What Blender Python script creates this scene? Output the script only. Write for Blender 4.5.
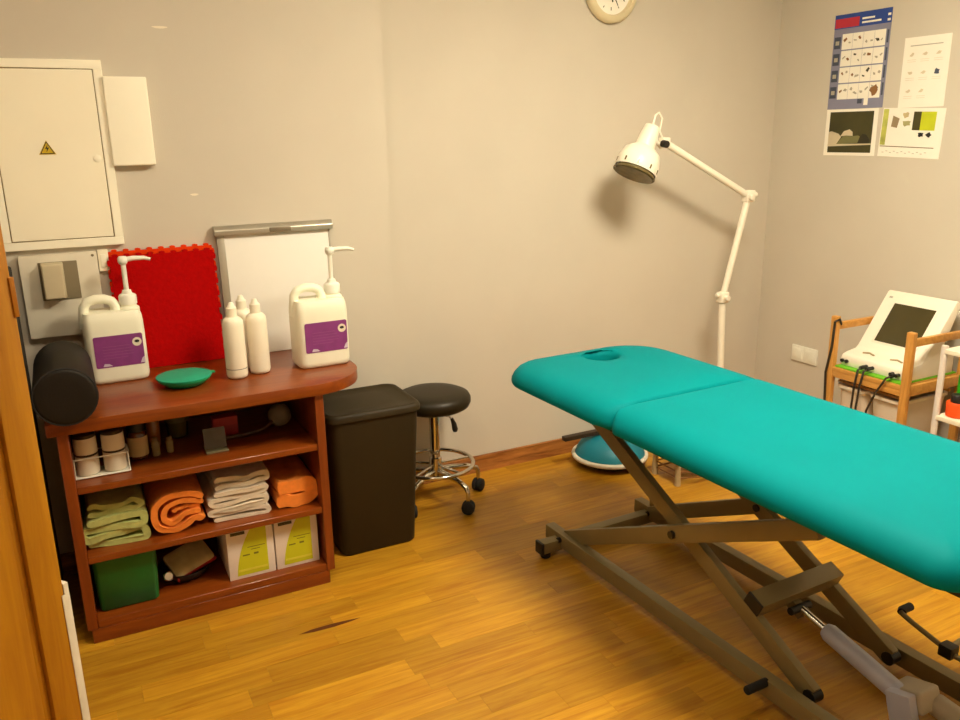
import bpy, bmesh, math, random
from mathutils import Vector, Matrix
random.seed(7)
R = math.radians
scene = bpy.context.scene
COL = scene.collection
for o in list(bpy.data.objects): bpy.data.objects.remove(o)

# ------------------------------------------------------------------ camera
F_PX, CAM_H = 820.0, 1.55
YAW, PITCH, ROLL = R(26.87), R(15.38), R(-0.99)
fw = Vector((math.sin(YAW)*math.cos(PITCH), math.cos(YAW)*math.cos(PITCH), -math.sin(PITCH)))
rt = Vector((math.cos(YAW), -math.sin(YAW), 0)); up = rt.cross(fw)
rt, up = rt*math.cos(ROLL)+up*math.sin(ROLL), up*math.cos(ROLL)-rt*math.sin(ROLL)
cd = bpy.data.cameras.new('camera'); cam = bpy.data.objects.new('camera', cd); COL.objects.link(cam)
cd.sensor_fit = 'HORIZONTAL'; cd.sensor_width = 36.0; cd.lens = F_PX/960.0*36.0; cd.clip_start = 0.02
m3 = Matrix((rt, up, -fw)).transposed()
cam.matrix_world = Matrix.Translation((0, 0, CAM_H)) @ m3.to_4x4()
scene.camera = cam

# ------------------------------------------------------------------ world, light, exposure
wd = bpy.data.worlds.new('world'); scene.world = wd; wd.use_nodes = True
wd.node_tree.nodes['Background'].inputs[0].default_value = (1.0, 0.85, 0.62, 1)
wd.node_tree.nodes['Background'].inputs[1].default_value = 0.06
vs = scene.view_settings
vs.view_transform = 'Standard'; vs.look = 'None'; vs.gamma = 1.0; vs.use_curve_mapping = False
vs.exposure = 1.35
LAMP_COL = (1.0, 0.88, 0.66)      # warm white ceiling panels
LAMP_MAIN, LAMP_FILL = 28.5, 7.5   # emission strength of the main panel and the added fill

# ------------------------------------------------------------------ materials
def lin(c): return tuple(((v/255)/12.92 if v/255 <= .04045 else ((v/255+.055)/1.055)**2.4) for v in c)
MATS = {}
def mat(name, rgb, rough=.5, metal=0., var=.06, scale=12., bump=0., bscale=150., spec=.5, coat=0., trans=0., alpha=1., emit=None, estr=0.):
    if name in MATS: return MATS[name]
    m = bpy.data.materials.new(name); m.use_nodes = True; MATS[name] = m
    nt = m.node_tree; b = nt.nodes['Principled BSDF']
    c = lin(rgb)
    b.inputs['Roughness'].default_value = rough; b.inputs['Metallic'].default_value = metal
    b.inputs['Specular IOR Level'].default_value = spec; b.inputs['Coat Weight'].default_value = coat
    b.inputs['Transmission Weight'].default_value = trans; b.inputs['Alpha'].default_value = alpha
    tc = nt.nodes.new('ShaderNodeTexCoord')
    n = nt.nodes.new('ShaderNodeTexNoise'); n.inputs['Scale'].default_value = scale; n.inputs['Detail'].default_value = 4
    nt.links.new(tc.outputs['Object'], n.inputs['Vector'])
    r = nt.nodes.new('ShaderNodeValToRGB')
    r.color_ramp.elements[0].position = .3; r.color_ramp.elements[1].position = .7
    r.color_ramp.elements[0].color = (*[v*(1-var) for v in c], 1); r.color_ramp.elements[1].color = (*[min(1, v*(1+var)) for v in c], 1)
    nt.links.new(n.outputs['Fac'], r.inputs['Fac']); nt.links.new(r.outputs['Color'], b.inputs['Base Color'])
    if bump:
        n2 = nt.nodes.new('ShaderNodeTexNoise'); n2.inputs['Scale'].default_value = bscale; n2.inputs['Detail'].default_value = 3
        nt.links.new(tc.outputs['Object'], n2.inputs['Vector'])
        bp = nt.nodes.new('ShaderNodeBump'); bp.inputs['Strength'].default_value = bump; bp.inputs['Distance'].default_value = .004
        nt.links.new(n2.outputs['Fac'], bp.inputs['Height']); nt.links.new(bp.outputs['Normal'], b.inputs['Normal'])
    if emit:
        b.inputs['Emission Color'].default_value = (*emit, 1); b.inputs['Emission Strength'].default_value = estr
    return m

def wood(name, rgb_a, rgb_b, rough=.4, axis='X', scale=1., stretch=14., per_object=0., coat=0.):
    m = bpy.data.materials.new(name); m.use_nodes = True; MATS[name] = m
    nt = m.node_tree; b = nt.nodes['Principled BSDF']; L = nt.links.new
    b.inputs['Roughness'].default_value = rough; b.inputs['Coat Weight'].default_value = coat; b.inputs['Coat Roughness'].default_value = .25
    tc = nt.nodes.new('ShaderNodeTexCoord'); oi = nt.nodes.new('ShaderNodeObjectInfo')
    mul = nt.nodes.new('ShaderNodeMath'); mul.operation = 'MULTIPLY'; mul.inputs[1].default_value = 37.
    L(oi.outputs['Random'], mul.inputs[0])
    add = nt.nodes.new('ShaderNodeVectorMath'); add.operation = 'ADD'
    L(tc.outputs['Object'], add.inputs[0]); L(mul.outputs[0], add.inputs[1])
    mp = nt.nodes.new('ShaderNodeMapping'); s = [stretch*scale]*3; s['XYZ'.index(axis)] = scale*1.1
    mp.inputs['Scale'].default_value = s
    L(add.outputs[0], mp.inputs['Vector'])
    n = nt.nodes.new('ShaderNodeTexNoise'); n.inputs['Scale'].default_value = 3.; n.inputs['Detail'].default_value = 7; n.inputs['Roughness'].default_value = .62; n.inputs['Distortion'].default_value = .8
    L(mp.outputs[0], n.inputs['Vector'])
    r = nt.nodes.new('ShaderNodeValToRGB'); r.color_ramp.elements[0].position = .32; r.color_ramp.elements[1].position = .68
    r.color_ramp.elements[0].color = (*lin(rgb_a), 1); r.color_ramp.elements[1].color = (*lin(rgb_b), 1)
    L(n.outputs['Fac'], r.inputs['Fac'])
    out = r.outputs['Color']
    if per_object:
        hs = nt.nodes.new('ShaderNodeHueSaturation')
        mr = nt.nodes.new('ShaderNodeMapRange'); mr.inputs['To Min'].default_value = 1-per_object; mr.inputs['To Max'].default_value = 1+per_object
        L(oi.outputs['Random'], mr.inputs['Value']); L(mr.outputs[0], hs.inputs['Value']); L(out, hs.inputs['Color']); out = hs.outputs['Color']
    L(out, b.inputs['Base Color'])
    bp = nt.nodes.new('ShaderNodeBump'); bp.inputs['Strength'].default_value = .12; bp.inputs['Distance'].default_value = .002
    L(n.outputs['Fac'], bp.inputs['Height']); L(bp.outputs['Normal'], b.inputs['Normal'])
    return m

WALL = mat('wall_paint', (206, 197, 181), .85, var=.025, scale=3, bump=.12, bscale=220)
CEIL = mat('ceiling_paint', (232, 228, 218), .9, var=.02)
FLOORW = wood('floor_oak', (166, 108, 18), (196, 146, 36), .38, 'X', 1., 16., .17, .0)
BASEW = wood('baseboard_wood', (120, 66, 26), (186, 122, 58), .4, 'X', 1.4, 10.)
FLOORB = mat('floor_joint', (120, 76, 14), .8)
DOORW = wood('door_pine', (166, 106, 8), (188, 130, 16), .45, 'Z', 1., 16.)
CHERRY = wood('cherry_wood', (114, 47, 8), (142, 68, 14), .32, 'X', 1., 12., 0, .15)
CHERRYV = wood('cherry_wood_upright', (110, 44, 8), (138, 63, 14), .36, 'Z', 1., 12., 0, .1)
PINE = wood('trolley_pine', (186, 126, 52), (214, 158, 80), .45, 'Z', 1.2, 12.)
PINEX = wood('trolley_pine_rail', (186, 126, 52), (214, 158, 80), .45, 'Y', 1.2, 12.)
DARKWOOD = wood('dark_wood', (34, 22, 10), (52, 36, 18), .45, 'X', 1., 12.)
TEAL = mat('teal_vinyl', (0, 128, 134), .6, var=.03, scale=5, bump=.06, bscale=500, spec=.05)
TEALD = mat('teal_dark_vinyl', (0, 120, 140), .5, var=.05)
STEEL = mat('bronze_grey_steel', (132, 116, 76), .42, .12, var=.05, bump=.03)
BLACK = mat('black_plastic', (26, 23, 20), .45, var=.1)
RUBBER = mat('black_rubber', (22, 20, 18), .75, var=.1, bump=.1)
CHROME = mat('chrome', (215, 210, 200), .12, 1., var=.02)
ACT = mat('actuator_grey', (188, 192, 214), .4, .05, var=.03)
BLUEP = mat('blue_plastic', (40, 86, 150), .4)
WHITEP = mat('white_plastic', (238, 236, 222), .4, var=.02)
CREAMM = mat('cream_enamel', (250, 242, 218), .5, var=.02, scale=4)
CREAMD = mat('cream_enamel_frame', (253, 247, 226), .5, var=.02, scale=4)
PANGAP = mat('panel_gap', (150, 124, 78), .8)
LAMPW = mat('lamp_enamel', (246, 238, 220), .3, var=.015)
GREYP = mat('grey_plastic', (222, 214, 194), .55, var=.04)
GREYD = mat('grey_dark_plastic', (128, 116, 90), .6, var=.05)
GREYSH = mat('grey_shell', (198, 184, 152), .55, var=.05)
RED = mat('red_foam', (172, 3, 2), .95, spec=.1, var=.12, scale=60, bump=.5, bscale=110)
WBOARD = mat('whiteboard', (240, 236, 228), .35, var=.01)
ALU = mat('aluminium', (186, 180, 166), .35, .8, var=.05)
HDPE = mat('milky_plastic', (240, 238, 216), .45, var=.025, scale=8)
PURPLE = mat('purple_label', (130, 54, 122), .5, var=.08, scale=40)
PURPLEL = mat('pale_print', (206, 190, 206), .6)
BOTW = mat('bottle_cream', (240, 232, 210), .45, var=.02)
GREEN = mat('green_plastic', (0, 160, 100), .4, var=.05)
BOLST = mat('black_vinyl', (26, 20, 12), .6, spec=.25, var=.12, bump=.1)
BIN = mat('bin_plastic', (46, 36, 14), .6, var=.05, spec=.3, bump=.08, bscale=300)
SEAT = mat('stool_vinyl', (36, 28, 12), .45, spec=.3, var=.08)
AMBER = mat('amber_glass', (92, 44, 12), .15, var=.05, coat=.5)
GLASS = mat('clear_glass', (226, 222, 200), .08, var=.02, trans=.75)
LABELW = mat('label_white', (232, 222, 200), .6, var=.03)
TGREEN = mat('towel_green', (186, 190, 112), .95, var=.12, scale=40, bump=.7, bscale=420)
TORANGE = mat('towel_orange', (244, 138, 46), .95, var=.08, scale=40, bump=.7, bscale=420)
TWHITE = mat('towel_white', (226, 212, 190), .95, var=.06, scale=40, bump=.7, bscale=420)
GBOX = mat('green_translucent', (28, 118, 48), .3, var=.15, scale=7, trans=.25)
BOXW = mat('carton_white', (228, 216, 206), .7, var=.03)
BOXG = mat('carton_lime', (196, 196, 20), .6, var=.04)
INK = mat('ink_dark', (66, 60, 40), .7)
INKB = mat('ink_black', (30, 28, 26), .7)
PAPER = mat('paper_white', (246, 240, 226), .8, var=.015)
PBLUE = mat('poster_blue', (40, 72, 150), .6, var=.05)
PLAV = mat('poster_lavender', (134, 134, 158), .6, var=.06)
PRED = mat('poster_red', (186, 44, 62), .6)
PGREY = mat('poster_dark_tab', (66, 74, 92), .6, var=.08)
POLIVE = mat('photo_olive', (62, 58, 22), .5, var=.25, scale=10)
PSKIN = mat('photo_skin', (206, 190, 160), .6, var=.1)
PTOWEL = mat('photo_towel', (118, 116, 72), .6, var=.12)
PLIME = mat('photo_lime', (196, 204, 30), .5, var=.1)
PLINE = mat('print_grey', (176, 168, 150), .7)
PBROWN = mat('print_brown', (140, 98, 56), .7)
YELLOW = mat('warning_yellow', (206, 172, 20), .5)
DEVW = mat('device_white', (240, 232, 214), .4, var=.015)
SCREEN = mat('screen_dark', (66, 58, 28), .18, var=.06)
DGREEN = mat('green_mat', (108, 186, 30), .6, var=.05)
CABLE = mat('cable_dark', (44, 34, 22), .5)
TUBW = mat('tub_white', (226, 214, 196), .5, var=.04)
PALE = mat('pale_shelf', (240, 230, 206), .45, var=.02)
WMETAL = mat('white_metal', (222, 214, 206), .35, var=.02)
ORANGEP = mat('orange_plastic', (236, 84, 20), .45)
BGREEN = mat('bright_green', (40, 196, 40), .45)
BEIGEM = mat('beige_metal', (186, 168, 130), .45, .2)
LENS = mat('lamp_lens', (110, 96, 58), .25, var=.2, scale=30)
REFL = mat('red_print', (176, 40, 30), .6)
GAPBLK = mat('gap_fill_black', (26, 20, 14), .9, var=.1, bump=.2)
LIGHTP = mat('lamp_panel', (255, 255, 255), .6, emit=LAMP_COL, estr=LAMP_MAIN)
LIGHTS = mat('fill_panel', (255, 255, 255), .6, emit=LAMP_COL, estr=LAMP_FILL)

# ------------------------------------------------------------------ mesh helpers
class MB:
    def __init__(s): s.v = []; s.f = []
    def add(s, vs_, fs):
        k = len(s.v); s.v += [tuple(v) for v in vs_]; s.f += [tuple(i+k for i in f) for f in fs]; return s
    def box(s, x0, x1, y0, y1, z0, z1):
        return s.add([(x0,y0,z0),(x1,y0,z0),(x1,y1,z0),(x0,y1,z0),(x0,y0,z1),(x1,y0,z1),(x1,y1,z1),(x0,y1,z1)],
                     [(0,3,2,1),(4,5,6,7),(0,1,5,4),(1,2,6,5),(2,3,7,6),(3,0,4,7)])
    def loft(s, rings, cap0=True, cap1=True, closed=False):
        n = len(rings[0]); vs_ = [p for r in rings for p in r]; fs = []; m = len(rings)
        for i in range(m if closed else m-1):
            a, b = i*n, ((i+1) % m)*n
            for j in range(n):
                k = (j+1) % n; fs.append((a+j, a+k, b+k, b+j))
        if not closed:
            if cap0: fs.append(tuple(range(n))[::-1])
            if cap1: fs.append(tuple((m-1)*n+j for j in range(n)))
        return s.add(vs_, fs)
    def lathe(s, prof, seg=24, c=(0,0,0), cap0=True, cap1=True):
        return s.loft([[(c[0]+r*math.cos(2*math.pi*j/seg), c[1]+r*math.sin(2*math.pi*j/seg), c[2]+z) for j in range(seg)] for r, z in prof], cap0, cap1)
    def tube(s, path, r, seg=10, rs=None, closed=False, sq=None):
        P = [Vector(p) for p in path]; n = len(P); rings = []; nrm = None
        for i in range(n):
            if closed: t = (P[(i+1) % n]-P[i-1])
            else: t = P[min(i+1, n-1)]-P[max(i-1, 0)]
            t.normalize()
            if nrm is None:
                a = Vector((0,0,1)) if abs(t.z) < .9 else Vector((1,0,0))
                nrm = (a-t*a.dot(t)).normalized()
            else: nrm = (nrm-t*nrm.dot(t)).normalized()
            b = t.cross(nrm); rr = rs[i] if rs else r
            if sq:  # rectangular section: half sizes along nrm and b
                pts = [(sq[0],sq[1]),(-sq[0],sq[1]),(-sq[0],-sq[1]),(sq[0],-sq[1])]
                rings.append([tuple(P[i]+nrm*u+b*w) for u, w in pts])
            else:
                rings.append([tuple(P[i]+nrm*(rr*math.cos(2*math.pi*j/seg))+b*(rr*math.sin(2*math.pi*j/seg))) for j in range(seg)])
        return s.loft(rings, closed=closed)
    def cyl(s, a, b, r, seg=16): return s.tube([a, b], r, seg)
    def prism(s, poly, axis, d0, d1):
        def P(u, w, d): return {'x': (d,u,w), 'y': (u,d,w), 'z': (u,w,d)}[axis]
        return s.loft([[P(u,w,d0) for u,w in poly], [P(u,w,d1) for u,w in poly]])
    def sphere(s, c, r, seg=14, rings=8, sc=(1,1,1)):
        pr = []
        for i in range(rings+1):
            a = -math.pi/2+math.pi*i/rings; pr.append((max(1e-4, r*math.cos(a)), r*math.sin(a)))
        k = len(s.v); s.lathe(pr, seg)
        for i in range(k, len(s.v)):
            v = s.v[i]; s.v[i] = (c[0]+v[0]*sc[0], c[1]+v[1]*sc[1], c[2]+v[2]*sc[2])
        return s
    def xf(s, M):
        s.v = [tuple(M @ Vector(v)) for v in s.v]; return s

def build(name, mb, material, parent=None, loc=None, rot=None, bevel=0., seg=2, smooth=40, subsurf=0):
    me = bpy.data.meshes.new(name); me.from_pydata(mb.v, [], mb.f); 
    bm = bmesh.new(); bm.from_mesh(me)
    bmesh.ops.recalc_face_normals(bm, faces=bm.faces)
    if bevel:
        ed = [e for e in bm.edges if len(e.link_faces) == 2 and e.calc_face_angle(0) > R(35)]
        bmesh.ops.bevel(bm, geom=ed, offset=bevel, segments=seg, profile=.6, affect='EDGES', clamp_overlap=True)
    bm.to_mesh(me); bm.free()
    if smooth:
        me.shade_smooth(); me.set_sharp_from_angle(angle=R(smooth))
    me.materials.append(material)
    o = bpy.data.objects.new(name, me); COL.objects.link(o)
    if parent: o.parent = parent
    if loc: o.location = loc
    if rot: o.rotation_euler = rot
    if subsurf:
        md = o.modifiers.new('sub', 'SUBSURF'); md.levels = subsurf; md.render_levels = subsurf
    return o
def thing(name, label, cat, loc=(0,0,0), rz=0, group=None):
    o = bpy.data.objects.new(name, None); COL.objects.link(o); o.empty_display_size = .1
    o.location = loc; o.rotation_euler = (0, 0, rz)
    return tag(o, label, cat, group)
def tag(o, label, cat, group=None):
    o['label'] = label; o['category'] = cat
    if group: o['group'] = group
    return o
def struct(o): o['kind'] = 'structure'; return o
def copy_tree(o, parent=None):
    c = o.copy(); COL.objects.link(c)
    if parent: c.parent = parent
    for ch in list(o.children): copy_tree(ch, c)
    return c
def rrect(hx, hy, r, n=6, cx=0, cy=0):
    pts = []
    for sx, sy, a0 in ((1,1,0),(-1,1,90),(-1,-1,180),(1,-1,270)):
        for i in range(n+1):
            a = R(a0+90*i/n); pts.append((cx+sx*(hx-r)+r*math.cos(a), cy+sy*(hy-r)+r*math.sin(a)))
    return pts
def ring(pts, z): return [(x, y, z) for x, y in pts]

# ================================================================== ROOM
XL, XR, YB, YL, YF, ZC, XSTEP = -.95, 3.38, 3.25, 3.15, -.95, 2.5, 1.198
fl = struct(build('floor', MB().box(XL, XR, YF, YB, -.06, -.0105), FLOORB))
W = .085
rows = []
y = YB
pl = []
while y > .62:
    y0 = y-W; x = -.45-random.random()*.4
    while x < XR:
        ln = random.choice((.34, .42, .5, .58, .66)); x1 = min(x+ln, XR)
        if x1-x > .03: pl.append((max(x, XL), x1, y0, y))
        x = x1
    y = y0
pl.sort(key=lambda p: ((p[0]+p[1])/2-.9)**2+((p[2]+p[3])/2-1.4)**2)
def plank(p, name='plank'):
    g = .0002
    cx, cy = (p[0]+p[1])/2, (p[2]+p[3])/2; hx, hy = (p[1]-p[0])/2-g, (p[3]-p[2])/2-g
    return build(name, MB().box(-hx, hx, -hy, hy, -.01, 0), FLOORW, fl, (cx, cy, 0), smooth=0)
for p in pl[:296]: plank(p)
rest = MB()
for p in pl[296:]: rest.box(p[0]+.0006, p[1]-.0006, p[2]+.0006, p[3]-.0006, -.01, 0)
while y > YF:
    x = XL
    while x < XR:
        x1 = min(XR, x+random.choice((.42, .5, .58, .66))); rest.box(x+.0006, x1-.0006, max(YF, y-W)+.0006, y-.0006, -.01, 0); x = x1
    y -= W
o = build('far_plank', rest, FLOORW, fl, smooth=0); o['kind'] = 'stuff'
# dark grain streak in one plank
st = [(.515,2.345),(.56,2.336),(.63,2.333),(.69,2.337),(.722,2.343),(.69,2.347),(.63,2.353),(.56,2.353)]
build('dark_streak', MB().prism(st, 'z', -.004, .0004), mat('streak_dark', (92, 44, 12), .5), fl, smooth=0)

struct(build('ceiling', MB().box(XL-.1, XR+.1, YF-.1, YB+.1, ZC, ZC+.1), CEIL))
struct(build('wall_back', MB().box(XSTEP-.05, XR+.1, YB, YB+.12, -.06, ZC), WALL))
wbl = struct(build('wall_back_left', MB().box(XL-.1, XSTEP, YL, YB+.12, -.06, ZC), WALL))
struct(build('wall_right', MB().box(XR, XR+.1, YF, YB, -.06, ZC), WALL))
struct(build('wall_left', MB().box(XL-.1, XL, YF, YL, -.06, ZC), WALL))
struct(build('wall_front', MB().box(XL-.1, XR+.1, YF-.1, YF, -.06, ZC), WALL))
BBP = [(0,0),(0,.075),(-.004,.082),(-.012,.078),(-.014,.0)]
struct(build('baseboard_back', MB().prism([(YB+a, b) for a, b in BBP], 'x', XSTEP, XR-.002), BASEW, smooth=0))
struct(build('baseboard_right', MB().prism([(XR+a, b) for a, b in BBP], 'y', YF, YB-.016), BASEW, smooth=0))
struct(build('baseboard_back_left', MB().prism([(YL+a, b) for a, b in BBP], 'x', XL, XSTEP), BASEW, smooth=0))
# pale scuffs of filler on the wall paint
for (cx, cz, w, h) in ((.398,1.919,.05,.008),(.453,1.358,.028,.008)):
    build('scuff_mark', MB().prism([(cx+w/2*math.cos(a)*(1+.2*math.sin(3*a)), cz+h/2*math.sin(a)) for a in [k*.524 for k in range(12)]], 'y', YL-.0008, YL+.001), mat('filler', (236, 226, 206), .9), wbl, smooth=0)

# ceiling light panel and an added fill panel (above the frame)
def panel_light(cx, cy, hx, hy, m, label):
    t = thing('ceiling_light', label, 'light', (cx, cy, ZC))
    f = MB(); fr = .02
    f.box(-hx-fr, hx+fr, -hy-fr, -hy, -.03, 0).box(-hx-fr, hx+fr, hy, hy+fr, -.03, 0).box(-hx-fr, -hx, -hy, hy, -.03, 0).box(hx, hx+fr, -hy, hy, -.03, 0)
    build('frame', f, WHITEP, t, smooth=0)
    build('diffuser', MB().box(-hx, hx, -hy, hy, -.075, -.005), m, t, bevel=.02, seg=3)
panel_light(1.85, 1.45, .28, .28, LIGHTP, 'square warm surface mounted ceiling light above the massage table')
panel_light(.25, 1.65, .22, .22, LIGHTS, 'unseen square fill light added on the ceiling near the pine door')  # added fill, brightens the left wall and electrical panel

# door leaf, open, pine
dr = bpy.data.objects.new('door_1', None); COL.objects.link(dr); struct(dr)
fe = Vector((-.09, 1.5)); hg = Vector((-.728, 1.02)); d = (fe-hg); ang = math.atan2(d.y, d.x); ln = d.length
dr.location = (hg.x, hg.y, 0); dr.rotation_euler = (0, 0, ang)
ST = .055
build('stile', MB().box(ln-ST, ln, -.02, .02, .01, 2.06), DOORW, dr, bevel=.004)
build('bead', MB().box(ln-ST-.016, ln-ST, -.012, .018, .01, 2.06), DOORW, dr, bevel=.005)
build('leaf', MB().box(0, ln-ST-.016, -.017, .02, .01, 2.06), DOORW, dr, bevel=.003)
build('edge_guard', MB().box(ln, ln+.009, -.021, .012, .01, .80).box(ln-.006, ln+.009, -.0215, -.02, .01, .78), GREYP, dr, bevel=.0015)
build('latch_plate', MB().box(ln-.005, ln+.004, -.0225, .012, 1.28, 1.345).box(ln, ln+.009, -.014, .004, 1.285, 1.32), mat('latch_brass', (170, 104, 14), .4, .2), dr, bevel=.002)

# ================================================================== CABINET
CY0, CY1 = 2.606, 3.134
cab = thing('shelf_cabinet', 'cherry wood open shelf cabinet with a rounded worktop against the wall', 'cabinet', (.317, 2.63, 0))
bx, by = .317, 2.63
def cb(name, x0, x1, y0, y1, z0, z1, m, bev=.002): return build(name, MB().box(x0-bx, x1-bx, y0-by, y1-by, z0, z1), m, cab, bevel=bev, seg=1)
cb('side_panel', -.09, -.058, CY0, CY1, .05, .712, CHERRYV)
cb('side_panel', .692, .722, CY0, CY1, .05, .712, CHERRYV)
cb('back_panel', -.058, .692, CY1-.012, CY1, .05, .712, CHERRY)
cb('shelf', -.058, .692, CY0+.004, CY1-.012, .511, .533, CHERRY)
cb('shelf', -.058, .692, CY0+.004, CY1-.012, .275, .297, CHERRY)
cb('base_shelf', -.058, .692, CY0+.002, CY1-.012, .05, .077, CHERRY)
cb('plinth', -.078, .702, CY0+.002, CY1, 0.0, .0498, CHERRY)
wp = []
wx0, wx1, wy0, wy1, rr = -.115, .897, 2.59, 3.145, .2
for i in range(13):
    a = R(-90+90*i/12); wp.append((wx1-rr+rr*math.cos(a)-bx, wy0+rr+rr*math.sin(a)-by))
wp += [(wx1-bx, wy1-by), (wx0-bx, wy1-by), (wx0-bx, wy0-by)]
build('worktop', MB().prism(wp, 'z', .712, .752), CHERRY, cab, bevel=.004)
ZW = .752

# ------------------------------------------------------------------ things on the worktop
def jug(loc, rz, label):
    t = thing('pump_jug', label, 'jug', loc, rz, 'pump jugs on the cabinet')
    hx, hy = .095, .066
    prof = [(.86,0),(.97,.006),(1,.02),(1,.17),(.995,.19),(.975,.208),(.93,.226),(.82,.242)]
    rg = []
    for s, z in prof:
        q = .024*s
        rg.append([(x*s if z < .2 else x*(.55+.45*s)+(0), y*s, z) for x, y in rrect(hx, hy, q+.004, 5)])
    b = build('body', MB().loft(rg), HDPE, t, smooth=60)
    # carrying handle over a hole on the left of the shoulder
    hp = []
    for p in [(-.080,0,.19),(-.084,0,.22),(-.082,0,.258),(-.07,0,.276),(-.045,0,.283),(-.015,0,.281),(.006,0,.272),(.016,0,.255),(.018,0,.235)]: hp.append(p)
    build('handle', MB().tube(hp, .017, 12, rs=[.022,.019,.016,.016,.016,.016,.016,.017,.022]), HDPE, t, smooth=80)
    nk = MB().lathe([(.034,.215),(.034,.245),(.026,.252),(.026,.262)], 20, (.058,0,0))
    build('neck', nk, HDPE, t)
    lab = build('label_sheet', MB().prism([(x, z) for x, z in rrect(.077, .054, .006, 3, .006, .112)], 'y', -hy-.0012, -hy+.002), PURPLE, t, smooth=0)
    build('logo_disc', MB().prism([(.064+.015*math.cos(k*.393), .137+.015*math.sin(k*.393)) for k in range(16)], 'y', -hy-.002, -hy), LABELW, lab, smooth=0)
    build('logo_mark', MB().prism([(.064+.008*math.cos(k*.524), .139+.005*math.sin(k*.524)) for k in range(12)], 'y', -hy-.0026, -hy), INKB, lab, smooth=0)
    for k, (x0, x1, z) in enumerate(((-.045,.04,.128),(-.045,.045,.118),(-.045,.052,.108),(-.045,.05,.098),(-.045,.03,.088))):
        build('print_line', MB().box(x0, x1, -hy-.0016, -hy, z, z+.0022), mat('purple_light', (142, 74, 130), .6), lab, smooth=0)
    build('pale_corner', MB().prism([(-.05,.062),(-.02,.062),(-.03,.07),(-.045,.072)], 'y', -hy-.0018, -hy), PURPLEL, lab, smooth=0)
    build('pale_corner', MB().prism([(.083,.062),(.083,.085),(.075,.078),(.068,.062)], 'y', -hy-.0018, -hy), PURPLEL, lab, smooth=0)
    pu = build('pump', MB().lathe([(.029,.258),(.029,.285),(.026,.29),(.017,.294),(.014,.305),(.008,.307),(.008,.392),(.012,.394),(.016,.402),(.016,.414),(.012,.42)], 18, (.058,0,0)), WHITEP, t)
    build('spout', MB().tube([(.058,0,.408),(.09,-.004,.412),(.125,-.008,.411),(.145,-.01,.405)], .007, 10, rs=[.009,.008,.007,.005]), WHITEP, pu, smooth=60)
    return t
jug((.121, 3.02, ZW), R(1), 'white pump jug with purple label standing in front of the red mat')
jug((.792, 2.852, ZW), R(1), 'white pump jug with purple label standing in front of the whiteboard')

def bottle(loc, label):
    t = thing('slim_bottle', label, 'bottle', loc, 0, 'slim cream bottles on the cabinet')
    build('body', MB().lathe([(.024,0),(.033,.004),(.036,.014),(.036,.185),(.034,.2),(.028,.21),(.017,.216)], 22), BOTW, t, smooth=60)
    build('cap', MB().lathe([(.018,.214),(.018,.245),(.012,.25),(.008,.262),(.006,.264)], 18), BOTW, t)
    return t
b = bottle((.484, 2.815, ZW), 'slim cream bottle with a thin print line near its base')
build('print_line', MB().lathe([(.0362,.035),(.0362,.037)], 22, cap0=False, cap1=False), INK, b)
bottle((.568, 2.84, ZW), 'slim plain cream bottle nearest to the white pump jug before the whiteboard')
bottle((.54, 2.935, ZW), 'slim cream bottle half hidden behind two others')

t = thing('green_dish', 'shallow round green plastic dish lying on the worktop', 'dish', (.31, 2.822, ZW))
build('bowl', MB().lathe([(.05,0),(.062,.003),(.082,.018),(.088,.026),(.088,.03)], 30), GREEN, t)
build('lid', MB().lathe([(.09,.0302),(.09,.033),(.07,.038),(.03,.04),(.002,.0405)], 30), mat('green_lid', (0, 158, 124), .45), t)
build('rim_tab', MB().box(.085, .1, -.012, .012, .0302, .0335), GREEN, t, bevel=.001)

t = thing('bolster', 'black cylindrical massage bolster overhanging the worktop front', 'bolster', (-.048, 2.55, ZW+.0865))
rb = .086
def rounded_cyl(r, L, e=.012):
    pr = [(.004,0),(r*.6,.0),(r-e,.001),(r-e*.3,e*.3),(r,e),(r,L-e),(r-e*.3,L-e*.3),(r-e,L-.001),(r*.6,L),(.004,L)]
    return MB().lathe(pr, 32)
build('cover', rounded_cyl(rb, .40).xf(Matrix.Rotation(R(-90), 4, 'X')), BOLST, t, smooth=60)
build('seam', MB().tube([(rb*.985*math.cos(k*math.pi/16), .006, rb*.985*math.sin(k*math.pi/16)) for k in range(32)], .003, 6, closed=True), RUBBER, t)

# red interlocking foam mat leaning on the wall
def knob_edge(p0, p1, n, out, amp=.007):
    P0, P1, O = Vector(p0), Vector(p1), Vector(out); pts = []
    for i in range(n):
        for f, a in ((0,0),(.30,0),(.24,.55),(.32,1.0),(.5,1.15),(.68,1.0),(.76,.55),(.70,0)):
            pts.append(tuple(P0.lerp(P1, (i+f)/n)+O*amp*a))
    return pts
mw, mh = .35, .408
pts = []
pts += [(0,0), (mw, 0)]
pts += knob_edge((mw,0), (mw,mh), 9, (1,0))[1:]
pts += knob_edge((mw,mh), (0,mh), 9, (0,1))
pts += knob_edge((0,mh), (0,0), 9, (-1,0))
rm = thing('foam_mat', 'red interlocking foam floor mat leaning on the wall behind the jug', 'mat', (.142, 3.097, ZW+.001))
rm.rotation_euler = (R(-3), 0, 0)
build('sheet', MB().prism(pts, 'y', 0, .014), RED, rm, smooth=0)
pts2 = [(x*.985+.003, z*.975) for x, z in pts]
build('back_sheet', MB().prism([(x, z+.016 if z > .2 else z) for x, z in pts], 'y', .0145, .026), mat('red_foam_light', (220, 60, 12), .95, spec=.1, bump=.4), rm, smooth=0)

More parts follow.
